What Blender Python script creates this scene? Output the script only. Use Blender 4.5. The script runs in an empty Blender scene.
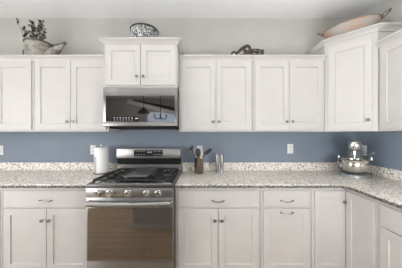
import bpy, bmesh, math, random
from mathutils import Vector, Matrix
random.seed(7)
C = bpy.context.scene.collection
PI = math.pi
scn = bpy.context.scene

# ------------------------------------------------------------------ camera, world, lights, exposure
cam_d = bpy.data.cameras.new('camera'); cam_d.sensor_width = 36.0; cam_d.lens = 36.0 * 185 / 402
cam_d.clip_start = 0.02
cam = bpy.data.objects.new('camera', cam_d); C.objects.link(cam)
cam.location = (0, -2.33, 1.373); cam.rotation_euler = (PI / 2, 0, 0)
scn.camera = cam

scn.view_settings.view_transform = 'Standard'; scn.view_settings.look = 'None'
scn.view_settings.exposure = 0.09; scn.view_settings.gamma = 1.0
scn.view_settings.use_curve_mapping = False

w = bpy.data.worlds.new('world'); scn.world = w; w.use_nodes = True
nt = w.node_tree; bg = nt.nodes['Background']
sky = nt.nodes.new('ShaderNodeTexSky'); sky.sky_type = 'HOSEK_WILKIE'
sky.sun_direction = (0.3, -0.5, 0.8); sky.turbidity = 3
nt.links.new(sky.outputs[0], bg.inputs[0]); bg.inputs[1].default_value = 2.5

def area(name, loc, rot, sx, sy, power, col=(1, 1, 1), shape='RECTANGLE'):
    l = bpy.data.lights.new(name, 'AREA'); l.shape = shape; l.size = sx
    if shape in ('RECTANGLE', 'ELLIPSE'): l.size_y = sy
    l.energy = power; l.color = col
    o = bpy.data.objects.new(name, l); C.objects.link(o); o.location = loc; o.rotation_euler = rot
    return o
# daylight entering through the rear window and the side window
area('rear_window_daylight', (-0.85, -6.12, 1.55), (PI / 2, 0, 0), 2.7, 1.45, 8, (0.965, 0.985, 1.0))
area('side_window_daylight', (-3.72, -2.7, 1.2), (0, -PI / 2, 0), 2.1, 2.0, 70, (0.97, 0.98, 1.0))
# added fill: unseen bowl lights wash the ceiling, unseen globe lights brighten the cabinets
FILL_BOWLS = [(-2.1, -1.5, 30), (-0.6, -1.5, 30), (0.95, -1.45, 43)]
UZ = 2.30
for (x, y, e) in FILL_BOWLS:
    l = bpy.data.lights.new('fill_uplight', 'SPOT'); l.energy = e; l.shadow_soft_size = 0.12; l.color = (0.965, 0.985, 1.0)
    l.spot_size = math.radians(150); l.spot_blend = 0.35
    o = bpy.data.objects.new('fill_uplight', l); C.objects.link(o); o.location = (x, y, UZ); o.rotation_euler = (PI, 0, 0)
# added unseen pendants, bouncing fill light off the pale island worktop
FILL_PENDS = [(-0.38, -2.52), (0.22, -2.52)]
for (x, y) in FILL_PENDS:
    l = bpy.data.lights.new('fill_pendant_light', 'SPOT'); l.energy = 160; l.shadow_soft_size = 0.05; l.color = (0.965, 0.985, 1.0)
    l.spot_size = math.radians(62); l.spot_blend = 0.5
    o = bpy.data.objects.new('fill_pendant_light', l); C.objects.link(o); o.location = (x, y, 1.885)
FILL_GLOBES = [(-2.45, -1.9, 1.10, 22), (-0.25, -3.3, 2.05, 10), (1.15, -2.1, 1.10, 50)]  # unseen globe lights added as fill for cabinets and walls
for (x, y, GZ, e) in FILL_GLOBES:
    l = bpy.data.lights.new('fill_globe_light', 'POINT'); l.energy = e; l.shadow_soft_size = 0.28; l.color = (0.965, 0.985, 1.0)
    o = bpy.data.objects.new('fill_globe_light', l); C.objects.link(o); o.location = (x, y, GZ)

# ------------------------------------------------------------------ materials
def mat(name, col, rough=0.5, metal=0.0, spec=0.5, emit=None, estr=0.0, trans=0.0):
    m = bpy.data.materials.new(name); m.use_nodes = True
    b = m.node_tree.nodes['Principled BSDF']
    b.inputs['Base Color'].default_value = (*col, 1); b.inputs['Roughness'].default_value = rough
    b.inputs['Metallic'].default_value = metal; b.inputs['Specular IOR Level'].default_value = spec
    b.inputs['Transmission Weight'].default_value = trans
    if emit: b.inputs['Emission Color'].default_value = (*emit, 1); b.inputs['Emission Strength'].default_value = estr
    return m
def nodes(m): return m.node_tree.nodes, m.node_tree.links, m.node_tree.nodes['Principled BSDF']
def ramp(N, stops, interp='LINEAR'):
    r = N.new('ShaderNodeValToRGB'); e = r.color_ramp.elements; r.color_ramp.interpolation = interp
    while len(e) < len(stops): e.new(0.5)
    for k, (p, c) in enumerate(stops): e[k].position = p; e[k].color = (*c, 1)
    return r
def noisy(name, c0, c1, scale, rough=0.5, metal=0.0, bump=0.0, stretch=(1, 1, 1), detail=3, lo=.35, hi=.65):
    m = mat(name, c0, rough, metal); N, L, b = nodes(m)
    tc = N.new('ShaderNodeTexCoord'); mp = N.new('ShaderNodeMapping'); mp.inputs['Scale'].default_value = stretch
    n = N.new('ShaderNodeTexNoise'); n.inputs['Scale'].default_value = scale; n.inputs['Detail'].default_value = detail
    r = ramp(N, [(lo, c0), (hi, c1)])
    L.new(tc.outputs['Object'], mp.inputs[0]); L.new(mp.outputs[0], n.inputs['Vector']); L.new(n.outputs[0], r.inputs[0])
    L.new(r.outputs[0], b.inputs['Base Color'])
    if bump:
        bp = N.new('ShaderNodeBump'); bp.inputs['Strength'].default_value = bump; bp.inputs['Distance'].default_value = 0.002
        L.new(n.outputs[0], bp.inputs['Height']); L.new(bp.outputs[0], b.inputs['Normal'])
    return m
def granite():
    m = mat('speckled_granite', (.6, .57, .53), 0.34); N, L, b = nodes(m)
    tc = N.new('ShaderNodeTexCoord')
    def noise(s, d=2):
        n = N.new('ShaderNodeTexNoise'); n.inputs['Scale'].default_value = s; n.inputs['Detail'].default_value = d
        L.new(tc.outputs['Object'], n.inputs['Vector']); return n
    base = ramp(N, [(.33, (.55, .50, .45)), (.42, (.88, .82, .745)), (.60, (.96, .91, .845))]); L.new(noise(55).outputs[0], base.inputs[0])
    tan = ramp(N, [(.60, (0, 0, 0)), (.66, (1, 1, 1))]); L.new(noise(38).outputs[0], tan.inputs[0])
    vo = N.new('ShaderNodeTexVoronoi'); vo.inputs['Scale'].default_value = 95; L.new(tc.outputs['Object'], vo.inputs['Vector'])
    rnd = N.new('ShaderNodeSeparateColor'); L.new(vo.outputs['Color'], rnd.inputs[0])
    dk = ramp(N, [(.79, (0, 0, 0)), (.85, (1, 1, 1))]); L.new(rnd.outputs[0], dk.inputs[0])
    m1 = N.new('ShaderNodeMixRGB'); m1.inputs[2].default_value = (.62, .50, .40, 1); L.new(tan.outputs[0], m1.inputs[0]); L.new(base.outputs[0], m1.inputs[1])
    m2 = N.new('ShaderNodeMixRGB'); m2.inputs[2].default_value = (.30, .275, .25, 1); L.new(dk.outputs[0], m2.inputs[0]); L.new(m1.outputs[0], m2.inputs[1])
    L.new(m2.outputs[0], b.inputs['Base Color'])
    return m
def floor_wood():
    m = mat('brown_wood_planks', (.2, .13, .08), 0.35); N, L, b = nodes(m)
    tc = N.new('ShaderNodeTexCoord'); br = N.new('ShaderNodeTexBrick')
    br.inputs['Color1'].default_value = (.34, .25, .165, 1); br.inputs['Color2'].default_value = (.43, .32, .22, 1)
    br.inputs['Mortar'].default_value = (.12, .08, .06, 1); br.inputs['Scale'].default_value = 1
    br.inputs['Brick Width'].default_value = 1.3; br.inputs['Row Height'].default_value = 0.13; br.inputs['Mortar Size'].default_value = 0.003
    L.new(tc.outputs['Object'], br.inputs['Vector']); L.new(br.outputs[0], b.inputs['Base Color'])
    return m
def floral():
    m = mat('black_and_white_floral', (.7, .7, .7), 0.35); N, L, b = nodes(m)
    tc = N.new('ShaderNodeTexCoord')
    n = N.new('ShaderNodeTexNoise'); n.inputs['Scale'].default_value = 17; n.inputs['Detail'].default_value = 3; n.inputs['Distortion'].default_value = 2.2
    L.new(tc.outputs['Object'], n.inputs['Vector'])
    r = ramp(N, [(.36, (.66, .66, .65)), (.45, (.34, .34, .34)), (.49, (.03, .03, .03)), (.55, (.06, .06, .06)), (.61, (.58, .58, .58))])
    L.new(n.outputs[0], r.inputs[0]); L.new(r.outputs[0], b.inputs['Base Color'])
    return m
M = {
 'cab': noisy('white_cabinet_paint', (.560, .538, .518), (.580, .558, .538), 6, 0.42),
 'ceil': noisy('ceiling_paint', (.90, .90, .905), (.92, .92, .925), 4, 0.9),
 'wall': noisy('greige_wall_paint', (.53, .52, .485), (.56, .55, .515), 3, 0.85),
 'blue': noisy('slate_blue_wall_paint', (.222, .265, .325), (.236, .279, .34), 5, 0.6),
 'rear': noisy('grey_rear_wall_paint', (.55, .54, .52), (.58, .57, .55), 3, 0.85),
 'trim': noisy('white_trim_paint', (.78, .77, .76), (.8, .79, .78), 5, 0.5),
 'granite': granite(), 'edge_dark': noisy('dark_speckled_edge', (.035, .034, .032), (.42, .40, .37), 75, 0.8, 0, .3, (1, 1, 1), 2, .44, .66), 'floor': floor_wood(), 'floral': floral(),
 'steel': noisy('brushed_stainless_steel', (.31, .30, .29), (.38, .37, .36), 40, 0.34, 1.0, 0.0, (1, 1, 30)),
 'steel_lt': noisy('polished_steel', (.56, .55, .54), (.64, .63, .62), 30, 0.22, 1.0),
 'steel_dk': noisy('dark_steel', (.16, .155, .15), (.20, .195, .19), 30, 0.32, 1.0),
 'steel_mw': noisy('darker_stainless', (.20, .195, .19), (.26, .255, .25), 30, 0.28, 1.0, 0.0, (1, 1, 20)),  # darker even stainless tone for the microwave door
 'mirror': mat('mirrored_dark_glass', (.24, .24, .245), 0.03, 1.0),
 'ovenglass': mat('smoked_oven_glass', (.29, .275, .26), 0.05, 1.0),
 'black': noisy('black_enamel', (.02, .02, .02), (.03, .03, .03), 30, 0.38),
 'crocksteel': noisy('bronzed_brushed_steel', (.20, .175, .15), (.30, .27, .235), 30, 0.25, 1.0, 0.0, (1, 1, .05)),
 'matteblack': mat('matte_black_trim', (.012, .012, .012), 0.6, 0, 0.1),
 'iron': noisy('cast_iron', (.010, .010, .010), (.022, .021, .020), 60, 0.65, 0.0, 0.2),
 'griddle': noisy('grey_griddle_plate', (.16, .155, .15), (.20, .195, .19), 30, 0.35, 0.6),
 'nickel': noisy('satin_nickel', (.24, .225, .215), (.30, .285, .275), 40, 0.32, 1.0),
 'white': noisy('white_plastic', (.82, .82, .82), (.85, .85, .85), 20, 0.4),
 'slot': mat('dark_slot', (.05, .05, .05), 0.6),
 'paper': noisy('white_paper', (.93, .93, .93), (.95, .95, .95), 60, 0.9, 0, 0.3),
 'mark': mat('pale_printed_mark', (.42, .43, .44), 0.5, emit=(.8, .85, .9), estr=0.06),
 'zinc': noisy('weathered_galvanised_zinc', (.20, .185, .16), (.44, .415, .37), 22, 0.6, 0.3, 0.2, detail=6),
 'zinc_dk': noisy('dark_zinc_rim', (.08, .075, .07), (.16, .15, .14), 30, 0.6, 0.4),
 'stem': noisy('dried_stem', (.10, .085, .06), (.2, .17, .13), 40, 0.9),
 'bloom': noisy('dried_blossom', (.018, .015, .013), (.42, .39, .35), 55, 0.9, lo=.50, hi=.62),
 'bronze': noisy('dark_bronze', (.035, .026, .02), (.10, .078, .06), 50, 0.45, 0.5),
 'tray': noisy('whitewashed_copper', (.40, .375, .345), (.50, .30, .19), 9, 0.5, 0.15, 0.0, (1, 1, 3.5), 5, .48, .64),
 'tray_rim': noisy('aged_brass_rim', (.26, .22, .18), (.40, .34, .28), 30, 0.4, 0.7),
 'mixer': noisy('pewter_mixer_paint', (.24, .255, .245), (.28, .295, .285), 20, 0.28, 0.35),
 'bowlsteel': noisy('warm_steel_bowl', (.58, .56, .51), (.66, .64, .58), 14, 0.16, 1.0),
 'chrome': mat('chrome', (.82, .81, .79), 0.10, 1.0),
 'nylon': noisy('black_nylon', (.02, .02, .02), (.035, .035, .035), 30, 0.4),
 'wood': noisy('pale_wood', (.46, .33, .18), (.60, .46, .28), 25, 0.6, 0, 0, (1, 1, .2)),
 'greyplas': noisy('grey_silicone', (.30, .30, .30), (.38, .38, .38), 25, 0.5),
 'acrylic': mat('clear_acrylic', (.92, .92, .92), 0.05, 0.0, trans=0.85),
 'pepper': noisy('peppercorns', (.05, .035, .03), (.25, .17, .12), 130, 0.8),
 'darkwood': noisy('dark_stained_wood', (.03, .025, .022), (.06, .05, .04), 20, .5),
 'quartz': noisy('white_quartz', (.84, .84, .83), (.88, .88, .87), 8, 0.45),
 'glass': mat('window_pane_glass', (1, 1, 1), 0.0, trans=1.0),
 'bulb': mat('warm_lamp_glow', (1, .95, .88), 0.4, emit=(1, .93, .84), estr=6),
 'panel': mat('black_display', (.012, .012, .014), 0.12),
}

# ------------------------------------------------------------------ mesh helpers
class MB:
    def __init__(s): s.bm = bmesh.new()
    def box(s, x0, x1, y0, y1, z0, z1, bev=0.0, seg=1):
        r = bmesh.ops.create_cube(s.bm, size=1.0)
        for v in r['verts']:
            v.co = Vector(((x0 + x1) / 2 + v.co.x * (x1 - x0), (y0 + y1) / 2 + v.co.y * (y1 - y0), (z0 + z1) / 2 + v.co.z * (z1 - z0)))
        if bev:
            es = {e for v in r['verts'] for e in v.link_edges}
            bmesh.ops.bevel(s.bm, geom=list(es), offset=bev, segments=seg, affect='EDGES', profile=0.5)
        return s
    def prism(s, pts, z0, z1, bev=0.0, under=0.0):
        a = [s.bm.verts.new((x, y, z0)) for x, y in pts]; b = [s.bm.verts.new((x, y, z1)) for x, y in pts]
        n = len(pts)
        bot = s.bm.faces.new(a[::-1]); top = s.bm.faces.new(b)
        for i in range(n): s.bm.faces.new((a[i], a[(i + 1) % n], b[(i + 1) % n], b[i]))
        if under: bmesh.ops.bevel(s.bm, geom=list(bot.edges), offset=under, segments=1, affect='EDGES')
        if bev:
            bmesh.ops.bevel(s.bm, geom=list(top.edges), offset=bev, segments=2, affect='EDGES', profile=0.5)
        return s
    def lathe(s, prof, mtx=None, n=28, sx=1.0, sy=1.0):
        mtx = mtx or Matrix(); rings = []
        for (r, z) in prof:
            if r < 1e-6: rings.append([s.bm.verts.new(mtx @ Vector((0, 0, z)))])
            else: rings.append([s.bm.verts.new(mtx @ Vector((sx * r * math.cos(2 * PI * k / n), sy * r * math.sin(2 * PI * k / n), z))) for k in range(n)])
        for a, b in zip(rings, rings[1:]):
            for k in range(n):
                k2 = (k + 1) % n
                if len(a) == 1 and len(b) == 1: continue
                if len(a) == 1: s.bm.faces.new((a[0], b[k2], b[k]))
                elif len(b) == 1: s.bm.faces.new((a[k], a[k2], b[0]))
                else: s.bm.faces.new((a[k], a[k2], b[k2], b[k]))
        return s
    def tube(s, pts, r, n=10, flat=1.0):
        pts = [Vector(p) for p in pts]; rr = r if isinstance(r, (list, tuple)) else [r] * len(pts); rings = []
        up0 = Vector((0, 0, 1))
        for i, p in enumerate(pts):
            t = (pts[min(i + 1, len(pts) - 1)] - pts[max(i - 1, 0)]).normalized()
            u = t.cross(up0) if abs(t.dot(up0)) < 0.98 else t.cross(Vector((0, 1, 0)))
            if rings and u.dot(last) < 0: u = -u
            u.normalize(); v = t.cross(u).normalized(); last = u
            rings.append([s.bm.verts.new(p + rr[i] * (math.cos(2 * PI * k / n) * u + flat * math.sin(2 * PI * k / n) * v)) for k in range(n)])
        for a, b in zip(rings, rings[1:]):
            for k in range(n): s.bm.faces.new((a[k], a[(k + 1) % n], b[(k + 1) % n], b[k]))
        s.bm.faces.new(rings[0][::-1]); s.bm.faces.new(rings[-1])
        return s
    def sweep(s, prof, path):
        """closed profile of (outward, z) swept mitred along an open XY path; outward lies to the right of travel"""
        P = [Vector(p) for p in path]; rings = []
        for i, p in enumerate(P):
            ns = []
            if i > 0: d = (P[i] - P[i - 1]).normalized(); ns.append(Vector((d.y, -d.x)))
            if i < len(P) - 1: d = (P[i + 1] - P[i]).normalized(); ns.append(Vector((d.y, -d.x)))
            o = ns[0] if len(ns) == 1 else (ns[0] + ns[1]) / (1 + ns[0].dot(ns[1]))
            rings.append([s.bm.verts.new((p.x + o.x * a, p.y + o.y * a, z)) for a, z in prof])
        n = len(prof)
        for a, b in zip(rings, rings[1:]):
            for k in range(n): s.bm.faces.new((a[k], a[(k + 1) % n], b[(k + 1) % n], b[k]))
        s.bm.faces.new(rings[0][::-1]); s.bm.faces.new(rings[-1])
        return s
    def ball(s, c, r, sub=2, sc=(1, 1, 1)):
        q = bmesh.ops.create_icosphere(s.bm, subdivisions=sub, radius=r)
        for v in q['verts']: v.co = Vector((c[0] + v.co.x * sc[0], c[1] + v.co.y * sc[1], c[2] + v.co.z * sc[2]))
        return s
    def xf(s, m): bmesh.ops.transform(s.bm, matrix=m, verts=s.bm.verts[:]); return s
    def build(s, name, m, parent=None, loc=None, ang=35):
        bmesh.ops.recalc_face_normals(s.bm, faces=s.bm.faces[:])
        me = bpy.data.meshes.new(name); s.bm.to_mesh(me); s.bm.free()
        for x in (m if isinstance(m, (list, tuple)) else [m]): me.materials.append(M[x])
        for p in me.polygons: p.use_smooth = True
        me.set_sharp_from_angle(angle=math.radians(ang))
        o = bpy.data.objects.new(name, me); C.objects.link(o)
        if parent: o.parent = parent
        if loc: o.location = loc
        return o
def tag(o, label=None, cat=None, group=None, kind=None):
    if label: o['label'] = label
    if cat: o['category'] = cat
    if group: o['group'] = group
    if kind: o['kind'] = kind
    return o
def thing(name, label, cat, loc=(0, 0, 0), rz=0, group=None):
    o = bpy.data.objects.new(name, None); C.objects.link(o); o.location = loc; o.rotation_euler = (0, 0, rz)
    o.empty_display_size = 0.1
    return tag(o, label, cat, group)
def struct(name, mb, m): return tag(mb.build(name, m), kind='structure')
AX_FRONT = Matrix.Rotation(PI / 2, 4, 'X')          # lathe axis +z -> -y (out of a cabinet front)
def T(x, y, z): return Matrix.Translation((x, y, z))

# ------------------------------------------------------------------ the room
XR, ZC, YR, XL = 1.958, 2.83, -6.2, -3.8
def wall(name, pts2, faces_split, m): pass
mb = MB()
mb.box(XL - .1, XR + .1, 0, .1, 0, 1.95); o = mb
b2 = o.box(XL - .1, XR + .1, 0, .1, 1.95, ZC)
o.bm.faces.ensure_lookup_table()
for f in o.bm.faces: f.material_index = 1 if f.calc_center_median().z > 1.95 else 0
struct('wall_back', o, ['blue', 'wall'])
mb = MB(); mb.box(XR, XR + .1, -1.76, 0, 0, 1.95); mb.box(XR, XR + .1, YR, -1.76, 0, 1.95); mb.box(XR, XR + .1, YR, 0, 1.95, ZC)
for f in mb.bm.faces:
    c = f.calc_center_median(); f.material_index = 0 if (c.z < 1.95 and c.y > -1.76) else 1
struct('wall_right', mb, ['blue', 'wall'])
# left wall and rear wall with window openings
WY0, WY1, WZ0, WZ1 = -3.7, -1.7, 0.12, 2.28
mb = MB(); mb.box(XL - .1, XL, YR, WY0, 0, ZC); mb.box(XL - .1, XL, WY1, 0, 0, ZC); mb.box(XL - .1, XL, WY0, WY1, 0, WZ0); mb.box(XL - .1, XL, WY0, WY1, WZ1, ZC)
struct('wall_left', mb, 'rear')
RX0, RX1, RZ0, RZ1 = -2.2, 0.5, 0.82, 2.28
mb = MB(); mb.box(XL - .1, RX0, YR - .1, YR, 0, ZC); mb.box(RX1, XR + .1, YR - .1, YR, 0, ZC); mb.box(RX0, RX1, YR - .1, YR, 0, RZ0); mb.box(RX0, RX1, YR - .1, YR, RZ1, ZC)
struct('wall_rear', mb, 'rear')
struct('floor', MB().box(XL - .1, XR + .1, YR - .1, .1, -.1, 0), 'floor')
struct('ceiling', MB().box(XL - .1, XR + .1, YR - .1, .1, ZC, ZC + .1), 'ceil')
def window(name, horiz, a0, a1, z0, z1, plane):
    def bx(mb, p0, p1, q0, q1, zz0, zz1):
        if horiz: mb.box(p0, p1, q0, q1, zz0, zz1)
        else: mb.box(q0, q1, p0, p1, zz0, zz1)
    f = MB(); t = .05; q0, q1 = plane
    bx(f, a0, a0 + t, q0, q1, z0, z1); bx(f, a1 - t, a1, q0, q1, z0, z1); bx(f, a0, a1, q0, q1, z0, z0 + t); bx(f, a0, a1, q0, q1, z1 - t, z1)
    mid = (a0 + a1) / 2; bx(f, mid - .03, mid + .03, q0, q1, z0, z1)
    fo = struct(name, f, 'trim')
    p = MB(); qm = (q0 + q1) / 2; bx(p, a0 + t, a1 - t, qm - .003, qm + .003, z0 + t, z1 - t); p.build('pane', 'glass', fo)
window('window_1', True, RX0, RX1, RZ0, RZ1, (YR - .08, YR - .02))
window('window_2', False, WY0, WY1, WZ0, WZ1, (XL - .08, XL - .02))
struct('trim_1', MB().box(-3.8, 1.958, -4.15, -3.95, 2.62, 2.83), 'trim')          # ceiling beam behind the camera

mb = MB(); mb.box(-1.75, 1.75, -.03, .03, -.07, .07, .004); mb.xf(T(-1.1, -5.6, 2.19) @ Matrix.Rotation(math.radians(14), 4, 'Y'))
struct('trim_2', mb, 'trim')                                                         # sloping stair stringer across the rear of the room
mb = MB(); mb.prism([(-2.6, 2.50), (.5, 1.95), (.5, 2.10), (-2.6, 2.70)], 5.62, 5.72); mb.xf(Matrix.Rotation(PI / 2, 4, 'X'))
struct('trim_3', mb, 'darkwood')

# ------------------------------------------------------------------ cabinetry
def shaker(w, h, st=.057, rl=.062, t=.014, dep=.009, sl=.004):
    """shaker door: origin at lower-left of its back face, front at y=-t"""
    mb = MB(); bm = mb.bm
    def ring(x0, z0, x1, z1, y): return [bm.verts.new((x, y, z)) for x, z in ((x0, z0), (x1, z0), (x1, z1), (x0, z1))]
    bk = ring(0, 0, w, h, 0); e = .0015
    a0 = ring(0, 0, w, h, -t + e); a1 = ring(e, e, w - e, h - e, -t)
    b0 = ring(st, rl, w - st, h - rl, -t); b1 = ring(st + sl, rl + sl, w - st - sl, h - rl - sl, -t + dep)
    for p, q in ((bk, a0), (a0, a1), (a1, b0), (b0, b1)):
        for k in range(4): bm.faces.new((p[k], p[(k + 1) % 4], q[(k + 1) % 4], q[k]))
    bm.faces.new(b1); bm.faces.new(bk[::-1])
    return mb
KNOB = [(0, 0), (.006, 0), (.006, .012), (.009, .014), (.0145, .018), (.0155, .023), (.012, .027), (0, .0285)]
def knob(x, z, y, parent):
    MB().lathe(KNOB, T(x, y, z) @ AX_FRONT, 18).build('knob', 'nickel', parent)
def pull(x, z, y, parent, half=.052):
    pts = [(x - half, y + .001, z + .004), (x - half, y - .016, z + .004)]
    for k in range(9):
        u = -1 + k / 4; pts.append((x + half * u * .96, y - .026 - .004 * (1 - u * u), z + .004 - .008 * (1 - u * u)))
    pts += [(x + half, y - .016, z + .004), (x + half, y + .001, z + .004)]
    MB().tube(pts, .0055, 8).build('pull', 'nickel', parent)
CROWN = [(0, 0), (.010, 0), (.012, .014), (.024, .034), (.036, .042), (.042, .046), (.042, .058), (0, .058)]
def crown_at(z): return [(a, z + b) for a, b in CROWN]
GAP = .0025
def door(root, x0, x1, z0, z1, y, knobs=(), label=None):
    d = shaker(x1 - x0, z1 - z0).xf(T(x0, y, z0)).build('door', 'cab', root)
    for (kx, kz) in knobs: knob(kx, kz, y - .014, d)
    return d
def upper(label, X0, W, dep, z0, z1, dz0, dz1, crown, rz=0, ox=None, ndoor=2, frame=.022, ends=(0, 0), rail=True):
    """wall cabinet: local x along its width, back at y=0, doors at y=-dep"""
    loc = (X0, -.001, 0) if ox is None else ox
    root = thing('wall_cabinet', label, 'cabinet', loc, rz)
    e = .0008
    MB().box(e, W - e, -(dep - .014), 0, z0, z1, .001).build('body', 'cab', root)
    m = W / 2; kz = dz0 + .086
    if ndoor == 2:
        door(root, frame, m - GAP, dz0, dz1, -(dep - .014), [(m - .032, kz)])
        door(root, m + GAP, W - frame, dz0, dz1, -(dep - .014), [(m + .032, kz)])
    path = [(e, -(dep - .014)), (W - e, -(dep - .014))]
    if ends[0]: path.insert(0, (e, 0))
    if ends[1]: path.append((W - e, 0))
    MB().sweep(crown_at(crown), path).build('crown_moulding', 'cab', root)
    return root
UB, UD = 1.400, .33
upper('white wall cabinet leftmost of the row, left of the one below the watering can', -2.622, .805, UD, UB, 2.19, 1.420, 2.160, 2.160)
upper('white two-door wall cabinet below the watering can, left of the microwave', -1.815, .811, UD, UB, 2.19, 1.420, 2.160, 2.160)
upper('short white two-door cabinet above the microwave with the floral tub on top', -1.002, .762, .43, 1.856, 2.315, 1.876, 2.292, 2.295, ends=(1, 1), frame=.020)
upper('white two-door wall cabinet just right of the microwave, openwork ornament above its right end', -.238, .799, UD, UB, 2.19, 1.420, 2.160, 2.160)
upper('white two-door wall cabinet between the ornament and the tall angled corner cabinet', .563, .780, UD, UB, 2.19, 1.420, 2.160, 2.160)
# diagonal corner wall cabinet
r = thing('corner_wall_cabinet', 'tall white angled corner wall cabinet carrying the oval copper tray', 'cabinet', (0, -.001, 0))
x0, x1, yd = 1.345, 1.640, -.612
MB().prism([(x0, 0), (XR - .001, 0), (XR - .001, yd), (x1, yd), (x0, -.317)], UB, 2.345).build('body', 'cab', r)
MB().sweep(crown_at(2.325), [(x0, 0), (x0, -.317), (x1, yd), (XR - .046, yd)]).build('crown_moulding', 'cab', r)
L = math.hypot(x1 - x0, yd + .317); fw = .036
Md = T(x0, -.317, 0) @ Matrix.Rotation(math.atan2(yd + .317, x1 - x0), 4, 'Z')
d = shaker(L - 2 * fw, 2.285 - 1.42).xf(Md @ T(fw, 0, 1.42)).build('door', 'cab', r)
MB().lathe(KNOB, Md @ T(L - fw - .030, -.014, 1.508) @ AX_FRONT, 18).build('knob', 'nickel', d)
upper('white wall cabinet on the right-hand wall at the right edge, lower than the corner cabinet', 0, .76, .32, UB, 2.19, 1.420, 2.160, 2.160, rz=-PI / 2, ox=(XR - .001, -.615, 0))

def base(label, W, loc, rz=0, drawer=True, ndoor=2, pulls=1, door_pull=False, fr=.024):
    root = thing('base_cabinet', label, 'cabinet', loc, rz); e = .0008
    b = MB().box(e, W - e, -.616, 0, .10, .881, .001); b.box(e, W - e, -.54, 0, 0, .10); b.build('body', 'cab', root)
    y = -.616; m = W / 2; dz = .688
    dr = MB().box(fr, W - fr, y - .014, y, .697, .852, .002, 1).build('drawer', 'cab', root); pull(m, .760, y - .014, dr)
    if ndoor == 2:
        door(root, fr, m - GAP, .112, dz, y, [(m - .032, .583)])
        door(root, m + GAP, W - fr, .112, dz, y, [(m + .032, .583)])
    else:
        d = door(root, fr, W - fr, .112, dz, y)
        if door_pull: pull(m, .652, y - .014, d)
        else: knob(W - fr - .03, .583, y - .014, d)
    return root
base('white base cabinet at the far left edge, left of the one beside the range', .80, (-2.637, -.001, 0))
base('white base cabinet with drawer and two doors left of the range', .829, (-1.835, -.001, 0))
base('white base cabinet with drawer and two doors right of the range', .787, (-.236, -.001, 0))
base('narrow white base cabinet with two stacked bow pulls, left of the corner doors', .470, (.552, -.001, 0), ndoor=1, door_pull=True)
base('white base cabinet of the right-hand run at the lower right edge', .77, (XR - .001, -.938, 0), -PI / 2)
# corner base cabinet (L-shaped front with a folding door)
r = thing('corner_base_cabinet', 'white corner base cabinet with a folding two-panel door below the stand mixer', 'cabinet', (0, -.001, 0))
cx = XR - .001
MB().prism([(1.0235, 0), (cx, 0), (cx, -.936), (1.342, -.936), (1.342, -.616), (1.0235, -.616)], .10, .881).prism([(1.0235, 0), (cx, 0), (cx, -.936), (1.42, -.936), (1.42, -.54), (1.0235, -.54)], 0, .10).build('body', 'cab', r)
d = shaker(.278, .740).xf(T(1.048, -.616, .112)).build('door', 'cab', r); knob(1.048 + .278 - .017, .752, -.63, d)
Mr = T(1.342, -.6312, .112) @ Matrix.Rotation(-PI / 2, 4, 'Z')
shaker(.276, .740).xf(Mr).build('door', 'cab', r)

# ------------------------------------------------------------------ worktops
t = MB().prism([(-2.642, 0), (-1.0065, 0), (-1.0065, -.648), (-2.642, -.648)], .882, .914, .004).build('granite_countertop', 'granite', loc=(0, -.001, 0))
tag(t, 'speckled granite countertop left of the range under the paper towels', 'countertop')
EDGE = [(.0005, .8825), (.0035, .884), (.0050, .893), (.0035, .9035), (.0005, .906)]  # dark band of the slab edge, put in as a separate darker strip
MB().sweep(EDGE, [(-2.642, -.648), (-1.0065, -.648)]).build('dark_edge_strip', 'edge_dark', t)
MB().box(-2.642, -1.0065, -.02, 0, .9145, 1.016, .002).build('backsplash', 'granite', t)
t = MB().prism([(-.2355, 0), (cx, 0), (cx, -1.72), (1.31, -1.72), (1.31, -.690), (1.268, -.648), (-.2355, -.648)][::-1], .882, .914, .004).build('granite_countertop', 'granite', loc=(0, -.001, 0))
tag(t, 'L-shaped speckled granite countertop right of the range, turning the corner', 'countertop')
MB().sweep(EDGE, [(-.2355, -.648), (1.268, -.648), (1.31, -.690), (1.31, -1.72)]).build('dark_edge_strip', 'edge_dark', t)
MB().box(-.2355, cx, -.02, 0, .9145, 1.016, .002).build('backsplash', 'granite', t)
MB().box(cx - .02, cx, -1.72, -.021, .9145, 1.016, .002).build('backsplash', 'granite', t)

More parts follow.
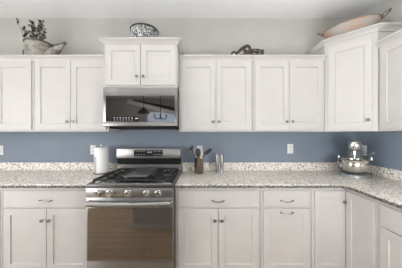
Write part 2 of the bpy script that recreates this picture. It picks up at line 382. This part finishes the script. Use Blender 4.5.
# ------------------------------------------------------------------ gas range
RA, RB = -1.001, -.241; RM = (RA + RB) / 2
r = thing('gas_range', 'stainless steel gas range with black grates between the base cabinets', 'stove', (RM, 0, 0)); h = .379
MB().box(-h, h, -.66, -.03, .03, .905, .002).box(-h + .03, h - .03, -.60, -.06, 0, .03).build('body', 'steel_dk', r)
ct = MB().box(-h, h, -.70, -.10, .906, .930, .005, 2).box(-h, -h + .018, -.70, -.10, .925, .940, .004, 2).box(h - .018, h, -.70, -.10, .925, .940, .004, 2).build('cooktop', 'steel', r)
MB().box(-h + .022, h - .022, -.675, -.125, .9285, .9325, .001).build('burner_tray', 'steel_lt', ct)
MB().box(-h, h, -.722, -.695, .902, .938, .008, 3).build('front_bullnose', 'steel_dk', r)
def grate(x0, x1, y0, y1, fingers):
    mb = MB(); z0, z1 = .950, .966; b = .013
    for x in (x0, x1 - b): mb.box(x, x + b, y0, y1, z0, z1, .002)
    for y in (y0, (y0 + y1) / 2 - b / 2, y1 - b): mb.box(x0 + b, x1 - b, y, y + b, z0, z1, .002)
    for x in (x0, x1 - b):
        for y in (y0, (y0 + y1) / 2 - b / 2, y1 - b): mb.box(x + .001, x + b - .001, y + .001, y + b - .001, .9325, z0 + .002)
    xm = (x0 + x1) / 2; ym = (y0 + y1) / 2
    for yc in ((y0 + ym) / 2, (y1 + ym) / 2):
        mb.box(x0 + b, xm - .03, yc - .005, yc + .005, z0 + .002, z1 + .002, .001); mb.box(xm + .03, x1 - b, yc - .005, yc + .005, z0 + .002, z1 + .002, .001)
        q = (ym - y0) / 2
        mb.box(xm - .005, xm + .005, yc - q + b, yc - .03, z0 + .002, z1 + .002, .001); mb.box(xm - .005, xm + .005, yc + .03, yc + q - b / 2, z0 + .002, z1 + .002, .001)
    return mb
grate(-.352, -.128, -.665, -.135, 4).build('grate', 'iron', r)
grate(.128, .352, -.665, -.135, 4).build('grate', 'iron', r)
for bx in (-.240, .240):
    for by in (-.5325, -.2675):
        bu = MB().lathe([(0, .932), (.05, .932), (.048, .942), (0, .942)], T(bx, by, 0), 24).build('burner', 'steel', r)
        MB().lathe([(0, .942), (.036, .942), (.037, .950), (.030, .954), (0, .955)], T(bx, by, 0), 24).build('burner_cap', 'iron', bu)
g = grate(-.122, .122, -.665, -.135, 4).build('grate', 'iron', r)
mb = MB().box(-.112, .112, -.60, -.15, .967, .974, .003, 2)
for a in ((-.112, -.104, -.60, -.15), (.104, .112, -.60, -.15), (-.112, .112, -.158, -.15), (-.112, .112, -.60, -.592)): mb.box(*a, .972, .984, .002)
mb.build('griddle_plate', 'griddle', r)
# backguard
bgd = MB().box(-h, h, -.125, -.03, .931, 1.012).box(-h, h, -.145, -.03, 1.086, 1.200, .006, 2).build('backguard', 'steel', r)
MB().box(-h + .012, h - .006, -.150, -.04, 1.014, 1.086, .004, 2).build('vent_band', 'matteblack', bgd)
dp = MB().box(-.172, .172, -.1475, -.140, 1.112, 1.182, .002).build('display', 'panel', r)
marks = [(-.012, 1.150, .012, .016), (.006, 1.150, .012, .016), (.026, 1.150, .012, .016)]
for z in (1.165, 1.128): marks += [(-.150 + .030 * k, z, .014, .005) for k in range(4)] + [(.062 + .030 * k, z, .014, .005) for k in range(4)]
for (x, z, ww, hh) in marks: MB().box(x, x + ww, -.1485, -.147, z, z + hh).build('panel_mark', 'mark', dp)
# control panel and knobs
cp = MB().box(-h, h, -.725, -.66, .822, .903, .004, 2).build('control_panel', 'steel', r)
for kx in (-.267, -.167, -.008, .153, .252):
    k = MB().lathe([(0, 0), (.031, 0), (.031, .008), (.026, .010), (.0245, .034), (.022, .037), (0, .037)], T(kx, -.725, .859) @ AX_FRONT, 28).build('knob', 'steel_lt', r)
    MB().box(kx - .003, kx + .003, -.7635, -.7615, .862, .882).build('pointer', 'slot', k)
# oven door, drawer
od = MB().box(-h, h, -.715, -.662, .262, .818, .004, 2).build('oven_door', 'steel', r)
MB().box(-h + .010, h - .008, -.7185, -.714, .272, .728, .001).build('oven_window', 'ovenglass', od)
hp = [(-.352, -.715, .772), (-.352, -.742, .772)] + [(-.352 + .704 * k / 12, -.748 - .012 * math.sin(PI * k / 12), .772 - .006 * math.sin(PI * k / 12)) for k in range(13)] + [(.352, -.742, .772), (.352, -.715, .772)]
MB().tube(hp, .020, 12, 1.25).build('handle', 'steel', od)
MB().box(-h, h, -.712, -.662, .045, .256, .004, 2).build('drawer', 'steel', r)

# ------------------------------------------------------------------ microwave
r = thing('microwave', 'stainless over-the-range microwave with a mirrored dark door', 'microwave', (RM, -.001, 1.442)); Z = 1.442
def zz(z): return z - Z
MB().box(-h, h, -.405, 0, zz(1.455), zz(1.853), .002).build('body', 'steel_dk', r)
MB().box(-h + .045, h - .03, -.395, -.02, zz(1.428), zz(1.456), .003).build('vent_hood', 'matteblack', r)
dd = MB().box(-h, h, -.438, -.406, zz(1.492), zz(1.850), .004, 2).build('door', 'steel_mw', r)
MB().box(-h + .026, h - .026, -.4405, -.437, zz(1.498), zz(1.765), .001).build('window', 'mirror', dd)
cpn = MB().box(-.29, -.01, -.4415, -.4400, zz(1.502), zz(1.550)).build('control_strip', 'panel', r)
for k in range(7):
    x = -.270 + .030 * k
    MB().box(x, x + .013, -.4424, -.4414, zz(1.533), zz(1.543)).build('panel_mark', 'mark', cpn)
    MB().box(x + .002, x + .016, -.4424, -.4414, zz(1.513), zz(1.519)).build('panel_mark', 'mark', cpn)
MB().box(-.050, -.020, -.4424, -.4414, zz(1.526), zz(1.538)).build('panel_mark', 'mark', cpn)
MB().box(-h, h, -.452, -.406, zz(1.452), zz(1.490), .007, 3).build('handle_rail', 'steel', r)
MB().box(-.235, h - .012, -.446, -.405, zz(1.427), zz(1.4515), .003).build('lower_lip', 'matteblack', r)

# ------------------------------------------------------------------ outlets
def outlet(label, loc, rz=0):
    o = thing('wall_outlet', label, 'outlet', loc, rz)
    MB().box(-.037, .037, -.006, 0, -.06, .06, .003, 2).build('cover_plate', 'white', o)
    for z in (.021, -.021):
        s = MB().box(-.017, .017, -.008, -.0055, z - .015, z + .015, .004, 2).build('socket', 'white', o)
        MB().box(-.008, -.005, -.0086, -.0078, z - .004, z + .008).box(.005, .008, -.0086, -.0078, z - .004, z + .007).build('slots', 'slot', s)
    return o
outlet('white wall outlet at the left edge of the blue wall', (-2.525, -.0005, 1.170))
outlet('white wall outlet half hidden by the paper towel roll', (-1.355, -.0005, 1.175))
outlet('white wall outlet behind the kitchen utensils', (-.015, -.0005, 1.165))
outlet('white wall outlet in the open stretch of blue wall left of the mixer', (1.123, -.0005, 1.187))
outlet('white wall outlet on the right wall beside the stand mixer', (XR - .0005, -.110, 1.178), -PI / 2)

# ------------------------------------------------------------------ paper towels
px_, py_ = -1.165, -.165; zt = .9145
hd = thing('paper_towel_holder', 'upright paper towel holder with grey base, left of the range', 'paper towel holder', (px_, py_, zt))
MB().lathe([(0, 0), (.088, 0), (.088, .008), (.080, .012), (0, .012)], n=36).build('base', 'nickel', hd)
MB().lathe([(0, .012), (.007, .012), (.007, .312), (.006, .316), (.013, .321), (.013, .333), (.006, .340), (0, .341)], n=16).build('rod', 'steel_lt', hd)
MB().tube([(-.028, -.0835, .010), (-.028, -.0835, .15), (-.028, -.0835, .20)], .005, 8).build('tension_arm', 'greyplas', hd)
pr = MB().lathe([(.019, 0), (.074, 0), (.077, .003), (.077, .287), (.074, .290), (.019, .290), (.019, 0)], n=40).build('paper_towel_roll', 'paper', loc=(px_, py_, zt + .0125))
tag(pr, 'white paper towel roll standing on its holder beside the range', 'paper towels')

# ------------------------------------------------------------------ utensil crock and utensils
ux, uy = -.024, -.17
cr = thing('utensil_crock', 'brushed steel utensil crock right of the range', 'crock', (ux, uy, zt))
MB().lathe([(0, 0), (.053, 0), (.054, .003), (.054, .176), (.055, .179), (.051, .179), (.050, .176), (.050, .006), (0, .006)], n=36).build('container', 'crocksteel', cr)
def utensil(name, label, mat_h, mat_b, foot, top, head, cat='utensil', hdir=None):
    """handle runs from foot (inside crock) to top; head(mb, top, dir) adds the working end"""
    o = thing(name, label, cat, (ux, uy, zt), 0, 'utensils in the steel crock')
    f, t_ = Vector(foot), Vector(top); mid = f.lerp(t_, .5)
    MB().tube([f, mid, t_], [.006, .0065, .005], 8).build('handle', mat_h, o)
    hb = MB(); head(hb, t_, Vector(hdir).normalized() if hdir else (t_ - f).normalized()); hb.build('head', mat_b, o)
    return o
def face_cam(d):
    y = Vector((0, -1, 0)); y = (y - d * y.dot(d)).normalized(); x = y.cross(d).normalized()
    return Matrix((x, y, d)).transposed().to_4x4()
def paddle(w_, l_, th=.006, tilt=0):
    def f(mb, t, d):
        b = bmesh.ops.create_cube(mb.bm, size=1)
        bmesh.ops.bevel(mb.bm, geom=[e for e in mb.bm.edges], offset=.2, segments=3, affect='EDGES')
        q = face_cam(d)
        for v in mb.bm.verts: v.co = Vector((v.co.x * w_, v.co.y * th, (v.co.z + .45) * l_))
        mb.xf(T(*t) @ q @ Matrix.Rotation(tilt, 4, 'Z'))
    return f
def bowl_head(w_, l_, tilt=0):
    def f(mb, t, d):
        mb.ball((0, 0, l_ * .45), 1, 3, (w_ / 2, .012, l_ / 2))
        for v in mb.bm.verts:
            v.co.y += .010 * (v.co.x / (w_ / 2)) ** 2
        q = face_cam(d)
        mb.xf(T(*t) @ q @ Matrix.Rotation(tilt, 4, 'Z'))
    return f
def ladle_head(mb, t, d):
    prof = [(0, -.036), (.020, -.030), (.032, -.014), (.036, .004), (.033, .004), (.029, -.012), (.018, -.026), (0, -.031)]
    mb.lathe(prof, T(t.x - .012, t.y, t.z + .012) @ Matrix.Rotation(math.radians(-55), 4, 'Y'), 24)
utensil('ladle', 'black ladle leaning left in the steel crock', 'nylon', 'nylon', (.020, .022, .01), (-.088, .028, .285), ladle_head)
utensil('slotted_turner', 'grey spatula between the ladle and the black spoon in the crock', 'greyplas', 'greyplas', (-.030, -.004, .01), (-.043, -.002, .215), paddle(.030, .080, .008))
utensil('serving_spoon', 'large black oval spoon upright in the middle of the crock', 'nylon', 'nylon', (.012, -.018, .01), (-.006, -.026, .200), bowl_head(.066, .100))
utensil('wooden_spoon', 'pale wooden spoon at the front right of the crock', 'wood', 'wood', (.022, -.036, .01), (.026, -.040, .172), paddle(.032, .05, .008))
utensil('spatula', 'black spatula leaning far right in the steel crock', 'nylon', 'nylon', (-.010, .004, .012), (.068, .004, .225), paddle(.044, .105, .012, .3), hdir=(.85, 0, .62))
# ------------------------------------------------------------------ pepper and salt mills
def mill(label, x, y, fill):
    o = thing('spice_mill', label, 'mill', (x, y, zt), 0, 'steel mills beside the crock')
    MB().lathe([(0, .062), (.0205, .062), (.0205, .070), (.0215, .074), (.0215, .212), (.019, .222), (.008, .226), (0, .227)], n=28).build('body', 'steel', o)
    ch = MB().lathe([(0, 0), (.0215, 0), (.0215, .004), (.020, .008), (.020, .0615), (.017, .0615), (.017, .008), (0, .008)], n=28).build('chamber', 'acrylic', o)
    MB().lathe([(0, .009), (.0162, .009), (.0162, .045), (0, .048)], n=20).build('filling', fill, ch)
    return o
mill('tall steel pepper mill with dark filling, nearer the utensil crock', .192, -.165, 'pepper')
mill('tall steel salt mill with pale filling, farther right of the crock', .243, -.168, 'white')

# ------------------------------------------------------------------ stand mixer
r = thing('stand_mixer', 'pewter stand mixer with steel bowl in the counter corner', 'mixer', (1.668, -.318, zt), -math.radians(39.2))
def oval(n, a, b, cy, k=1.0): return [(a * math.cos(2 * PI * i / n) * k, cy + b * math.sin(2 * PI * i / n) * k) for i in range(n)]
bs = MB().prism([(x * (1 if y < .08 else .82), y) for x, y in oval(32, .142, .190, .03)], 0, .036, .012).build('base', 'mixer', r)
# column: tapered post behind the bowl
col = MB()
secs = [(.03, .085, .060, .145), (.10, .078, .050, .150), (.18, .070, .050, .145), (.27, .064, .060, .125), (.308, .055, .080, .105)]
rings = []
for (z, a, b, cy) in secs: rings.append([col.bm.verts.new((a * (abs(math.cos(q)) ** .7) * math.copysign(1, math.cos(q)), cy + b * (abs(math.sin(q)) ** .7) * math.copysign(1, math.sin(q)), z - .002)) for q in [2 * PI * k / 24 for k in range(24)]])
for a, b in zip(rings, rings[1:]):
    for k in range(24): col.bm.faces.new((a[k], a[(k + 1) % 24], b[(k + 1) % 24], b[k]))
col.bm.faces.new(rings[0][::-1]); col.bm.faces.new(rings[-1])
col.build('column', 'mixer', r, ang=60)
# head: rounded barrel lying along y
hp = [(0, -.180), (.032, -.178), (.047, -.168), (.054, -.14), (.058, -.06), (.059, .04), (.058, .12), (.050, .17), (.028, .195), (0, .20)]
hd = MB().lathe([(a, -b) for a, b in hp], T(0, 0, .338) @ AX_FRONT, 32, 1.0, 1.02).build('head', 'mixer', r, ang=60)
MB().lathe([(0, .174), (.030, .174), (.030, .186), (.024, .190), (0, .191)], T(0, 0, .346) @ AX_FRONT, 24).build('hub_cap', 'chrome', hd)
MB().lathe([(.0605, -.004), (.0605, .004), (.0575, .004), (.0575, -.004), (.0605, -.004)], T(0, -.02, .338) @ AX_FRONT @ Matrix.Scale(1, 4), 32).build('trim_band', 'chrome', hd)
MB().lathe([(0, .175), (.010, .175), (.010, .235), (.020, .24), (.020, .285), (0, .285)], T(0, -.075, 0), 20).build('beater_shaft', 'bowlsteel', r)
# bowl arms (yoke)
for s in (-1, 1):
    ar = MB().tube([(s * .060, .120, .190), (s * .110, .09, .192), (s * .134, .03, .192), (s * .136, -.03, .192)], [.016, .014, .012, .011], 10).build('bowl_arm', 'mixer', r)
    MB().lathe([(0, 0), (.009, 0), (.009, .014), (.012, .017), (.010, .026), (0, .028)], T(s * .136, -.022, .198), 14).build('pin', 'chrome', ar)
bw = MB().lathe([(0, .040), (.050, .040), (.055, .048), (.090, .058), (.114, .082), (.124, .115), (.125, .150), (.121, .184), (.125, .190), (.119, .190), (.117, .182), (.120, .150), (.119, .116), (.108, .085), (.085, .064), (0, .056)], T(0, -.045, -.003), 40).build('bowl', 'bowlsteel', r, ang=60)
MB().tube([(-.112, -.075, .165), (-.136, -.105, .160), (-.142, -.112, .130), (-.136, -.106, .095), (-.106, -.078, .082)], [.008, .009, .009, .009, .008], 10).build('bowl_handle', 'steel_dk', bw)
lv = MB().tube([(.055, .14, .235), (.115, .125, .245), (.150, .110, .252)], [.006, .005, .005], 8).build('lift_lever', 'chrome', r)
MB().ball((.155, .108, .253), .012, 2).build('lever_knob', 'greyplas', lv)
MB().lathe([(0, 0), (.010, 0), (.009, .012), (0, .013)], T(-.058, .03, .338) @ Matrix.Rotation(-PI / 2, 4, 'Y'), 14).build('speed_knob', 'nylon', r)

# ------------------------------------------------------------------ on top of the wall cabinets
# watering can
ZT = 2.1905
r = thing('watering_can', 'galvanised watering can holding dried flowers on the left cabinet', 'watering can', (-1.868, -.195, ZT))
MB().lathe([(0, 0), (.124, 0), (.127, .004), (.124, .010), (.128, .12), (.127, .20), (.131, .215), (.128, .219), (.123, .205), (.123, .012), (0, .012)], n=40).build('body', 'zinc', r)
MB().lathe([(.128, .208), (.136, .212), (.138, .219), (.134, .226), (.127, .222), (.128, .208)], n=40).build('rim', 'zinc_dk', r)
MB().tube([(.095, 0, .070), (.160, -.006, .110), (.235, -.012, .165), (.305, -.016, .215)], [.070, .056, .034, .011], 18).build('spout', 'zinc', r)
MB().tube([(.288, -.015, .204), (.318, -.018, .230)], [.013, .019], 18).build('spout_rose', 'zinc_dk', r)
MB().tube([(-.124, 0, .17), (-.142, -.01, .165), (-.158, -.02, .13), (-.160, -.02, .08), (-.150, -.015, .03), (-.122, 0, .015)], .011, 10).build('side_handle', 'zinc_dk', r)
MB().tube([(.132, -.02, .212), (.185, -.016, .200), (.295, -.016, .226)], .006, 8).build('spout_brace', 'zinc_dk', r)
# dried sprigs, each standing in the can
def sprig(label, top, bend, n, spread, big=1.0):
    o = thing('dried_flower_sprig', label, 'dried flower', (-1.868, -.195, ZT), 0, 'dried flower sprigs in the watering can')
    f = Vector((random.uniform(-.05, .05), random.uniform(-.04, .04), .014)); t = Vector(top)
    m = f.lerp(t, .55) + Vector(bend); pts = []
    for k in range(9):
        u = k / 8; pts.append(f * (1 - u) ** 2 + m * 2 * u * (1 - u) + t * u * u)
    mb = MB().tube(pts, [.0035 - .0018 * k / 8 for k in range(9)], 6)
    hb = MB(); L0 = .5 if n > 10 else .86
    for k in range(n):
        u = L0 + (1 - L0) * (k + 1) / n
        p = f * (1 - u) ** 2 + m * 2 * u * (1 - u) + t * u * u
        a = random.uniform(0, 2 * PI); ro = spread * random.uniform(.3, 1) * (1.15 - .6 * (u - L0) / (1 - L0))
        q = p + Vector((math.cos(a) * ro, math.sin(a) * ro, random.uniform(0, .015)))
        mb.tube([p - Vector((0, 0, .008)), q], [.0016, .0012], 4)
        rr = random.uniform(.006, .011) * big
        hb.ball(q, rr, 1, (1, 1, random.uniform(.9, 1.5)))
    mb.build('stem', 'stem', o); hb.build('blossoms', 'bloom', o, ang=80)
sprig('thin lone dried sprig reaching farthest left from the watering can', (-.245, -.01, .490), (-.03, 0, .03), 6, .018, 1.25)
sprig('bushy dark sprig drooping over the left rim of the watering can', (-.135, -.03, .385), (-.03, 0, .03), 18, .036, 1.35)
sprig('tall pale-tipped sprig left of centre in the watering can', (-.060, -.02, .470), (-.01, 0, .03), 26, .036, 1.35)
sprig('tallest dried sprig in the middle of the bunch in the watering can', (.002, .03, .500), (0, 0, .03), 26, .032, 1.3)
sprig('dense dark sprig second from the right in the watering can', (.040, -.03, .455), (.01, 0, .02), 30, .040, 1.35)
sprig('short dark sprig at the right side of the watering can', (.078, -.02, .365), (.02, 0, .02), 22, .034, 1.3)
sprig('low dark dried sprig at the front rim of the watering can', (-.010, -.07, .360), (0, -.01, .02), 22, .050, 1.4)
# floral tub
r = thing('floral_tub', 'round black-rimmed tub with black and white floral print', 'tub', (-.638, -.235, 2.3155)); r.scale = (1.02, 1.02, 1.10)
MB().lathe([(0, 0), (.138, 0), (.143, .005), (.148, .10), (.148, .190), (.142, .190), (.141, .10), (.136, .012), (0, .012)], n=44).build('body', 'floral', r)
MB().lathe([(.145, .191), (.152, .191), (.155, .198), (.151, .206), (.143, .206), (.140, .194), (.145, .191)], n=44).build('rim', 'black', r)
# openwork metal ornament
r = thing('metal_ornament', 'dark brown openwork metal ornament on the cabinet right of the microwave', 'ornament', (.493, -.235, ZT)); r.scale = (.93, .93, .95)
MB().box(-.165, .235, -.035, .035, 0, .014, .003).build('base', 'bronze', r)
fr = MB()
for y in (-.026, .026):
    fr.tube([(.085, y, .010), (.085, y, .140), (.150, y, .135), (.216, y, .126), (.224, y, .010)], .009, 8)
    fr.tube([(.155, y, .010), (.155, y, .134)], .008, 8); fr.tube([(.085, y, .104), (.220, y, .098)], .007, 8); fr.tube([(.085, y, .072), (.222, y, .070)], .008, 8)
for x in (.085, .155, .219): fr.tube([(x, -.026, .128), (x, .026, .128)], .009, 8)
fr.build('open_frame', 'bronze', r)
lp = MB(); pts = []
for k in range(24):
    a = -.9 + 5.4 * k / 23; pts.append((.030 + .036 * math.cos(a), 0, .156 + .034 * math.sin(a)))
lp.tube(pts, .017, 10)
lp.tube([(.020, 0, .184), (-.030, 0, .160), (-.075, -.01, .118), (-.105, -.01, .085)], [.020, .020, .017, .014], 10)
lp.build('scroll', 'bronze', r)
bd = MB(); bd.prism([(-.09, .012), (.085, .012), (.085, .118), (.055, .140), (.010, .128), (-.025, .075), (-.06, .090), (-.09, .060)], -.022, .022, .006); bd.xf(Matrix.Rotation(PI / 2, 4, 'X'))
bd.build('body', 'bronze', r)
pts = [(-.128 + .028 * math.cos(a), 0, .085 + .034 * math.sin(a)) for a in [2 * PI * k / 20 for k in range(21)]]
rg = MB().tube(pts, .012, 8); rg.tube([(-.128, 0, .053), (-.128, 0, .010)], .014, 8); rg.tube([(-.150, 0, .085), (-.160, 0, .05), (-.158, 0, .011)], .009, 8)
rg.build('ring', 'bronze', r)
# oval tray on the corner cabinet
ang = -PI / 4
r = thing('oval_tray', 'large oval whitewashed copper tray with loop handles on the corner cabinet', 'tray', (1.600, -.345, 2.3455), ang)
MB().lathe([(0, 0), (.62, 0), (.70, .012), (.88, .080), (.985, .165), (1.0, .178), (.985, .180), (.95, .165), (.86, .085), (.68, .018), (0, .010)], n=48, sx=.245, sy=.155).build('bowl', 'tray', r, ang=60)
MB().tube([(.249 * math.cos(2 * PI * k / 40), .158 * math.sin(2 * PI * k / 40), .178) for k in range(41)], .0045, 8).build('rim', 'tray_rim', r)
for s in (-1, 1):
    MB().tube([(s * .238, -.045, .172), (s * .275, -.040, .200), (s * .300, -.018, .222), (s * .304, 0, .226), (s * .300, .018, .222), (s * .275, .040, .200), (s * .238, .045, .172)], .007, 8).build('handle', 'tray_rim', r)

# ------------------------------------------------------------------ behind the camera (seen in the reflections, plus added fill lamps)
r = thing('kitchen_island', 'white kitchen island mirrored in the oven window', 'island', (-.345, -2.25, 0))
MB().box(-.645, .945, -.44, .46, .0, .10).box(-.645, .945, -.45, .47, .10, .872, .002).build('body', 'cab', r)
MB().box(-.68, .98, -.60, .505, .873, .905, .004).build('worktop', 'quartz', r)
MB().box(-.66, .96, .4705, .484, .0, .09, .003).build('plinth', 'trim', r)
def pendant(label, x, y, group=None):
    r = thing('pendant_lamp', label, 'lamp', (x, y, 0), 0, group)
    MB().lathe([(.020, 2.02), (.035, 2.015), (.050, 1.985), (.100, 1.945), (.140, 1.885), (.148, 1.870), (.144, 1.870), (.134, 1.885), (.095, 1.940), (.046, 1.978), (.020, 2.0), (.020, 2.02)], n=32).build('shade', 'black', r)
    MB().lathe([(0, 1.955), (.030, 1.945), (.036, 1.920), (.024, 1.895), (0, 1.888)], n=18).build('bulb', 'bulb', r)
    MB().tube([(0, 0, 2.0), (0, 0, 2.815)], .008, 8).build('cord', 'black', r)
    MB().lathe([(0, 2.829), (.06, 2.829), (.06, 2.815), (.02, 2.80), (0, 2.80)], n=24).build('canopy', 'black', r)
pendant('dark bell pendant lamp mirrored in the microwave door', -1.38, -3.0)
for (x, y) in FILL_PENDS: pendant('added dark bell pendant lamp for fill light above the island worktop', x, y, 'added fill pendants above the island')
for k, (x, y, e) in enumerate(FILL_BOWLS):  # bowls added around the ceiling fill lights
    r = thing('added_uplighter', 'added hanging bowl lamp throwing fill light onto the ceiling above the aisle', 'lamp', (x, y, 0), 0, 'added fill uplighters')
    MB().lathe([(0, UZ - .09), (.05, UZ - .088), (.11, UZ - .07), (.155, UZ - .035), (.17, UZ), (.165, UZ), (.15, UZ - .032), (.105, UZ - .064), (.05, UZ - .081), (0, UZ - .083)], n=36).build('bowl', 'white', r)
    MB().lathe([(0, 2.8295), (.06, 2.8295), (.06, 2.815), (.008, 2.805), (.006, UZ - .07), (0, UZ - .07)], n=16).build('stem', 'nickel', r)
for k, (x, y, GZ, e) in enumerate(FILL_GLOBES):  # stems and stands added for the fill globes
    hang = GZ > 2
    r = thing('hanging_fill_globe' if hang else 'standing_fill_globe', 'added hanging globe lamp for fill light behind the island' if hang else ('added globe floor lamp for fill light left of the island' if x < 0 else 'added globe floor lamp for fill light right of the island'), 'lamp', (x, y, 0))
    if hang:
        MB().lathe([(0, 2.8295), (.09, 2.8295), (.09, 2.812), (.02, 2.805), (.018, GZ + .165), (0, GZ + .165)], n=24).build('stem', 'nickel', r)
        MB().lathe([(.05, GZ + .175), (.075, GZ + .165), (.075, GZ + .135), (.05, GZ + .13), (.05, GZ + .175)], n=24).build('collar', 'nickel', r)
    else:
        MB().lathe([(0, 0), (.15, 0), (.15, .015), (.02, .025), (0, .025)], n=32).build('base', 'nickel', r)
        MB().lathe([(0, .02), (.014, .02), (.014, GZ - .165), (0, GZ - .165)], n=16).build('pole', 'nickel', r)
        MB().lathe([(.05, GZ - .175), (.075, GZ - .165), (.075, GZ - .135), (.05, GZ - .13), (.05, GZ - .175)], n=24).build('collar', 'nickel', r)

r = thing('chandelier', 'dark candle chandelier mirrored in the microwave door', 'chandelier', (-1.30, -4.5, 0))
MB().tube([(0, 0, 1.86), (0, 0, 2.0), (0, 0, 2.10), (0, 0, 2.80)], [.03, .015, .012, .010], 10).build('stem', 'black', r)
MB().lathe([(0, 2.829), (.07, 2.829), (.07, 2.812), (.02, 2.79), (0, 2.79)], n=24).build('canopy', 'black', r)
for k in range(6):
    a = 2 * PI * k / 6 + .3; ca, sa = math.cos(a), math.sin(a)
    ar = MB().tube([(.01 * ca, .01 * sa, 1.90), (.09 * ca, .09 * sa, 1.85), (.17 * ca, .17 * sa, 1.86), (.21 * ca, .21 * sa, 1.91)], .010, 8).build('arm', 'black', r)
    MB().lathe([(0, 1.905), (.028, 1.915), (.018, 1.925), (.014, 1.93), (.014, 2.0), (0, 2.01)], T(.21 * ca, .21 * sa, 0), 12).build('candle', 'black', ar)
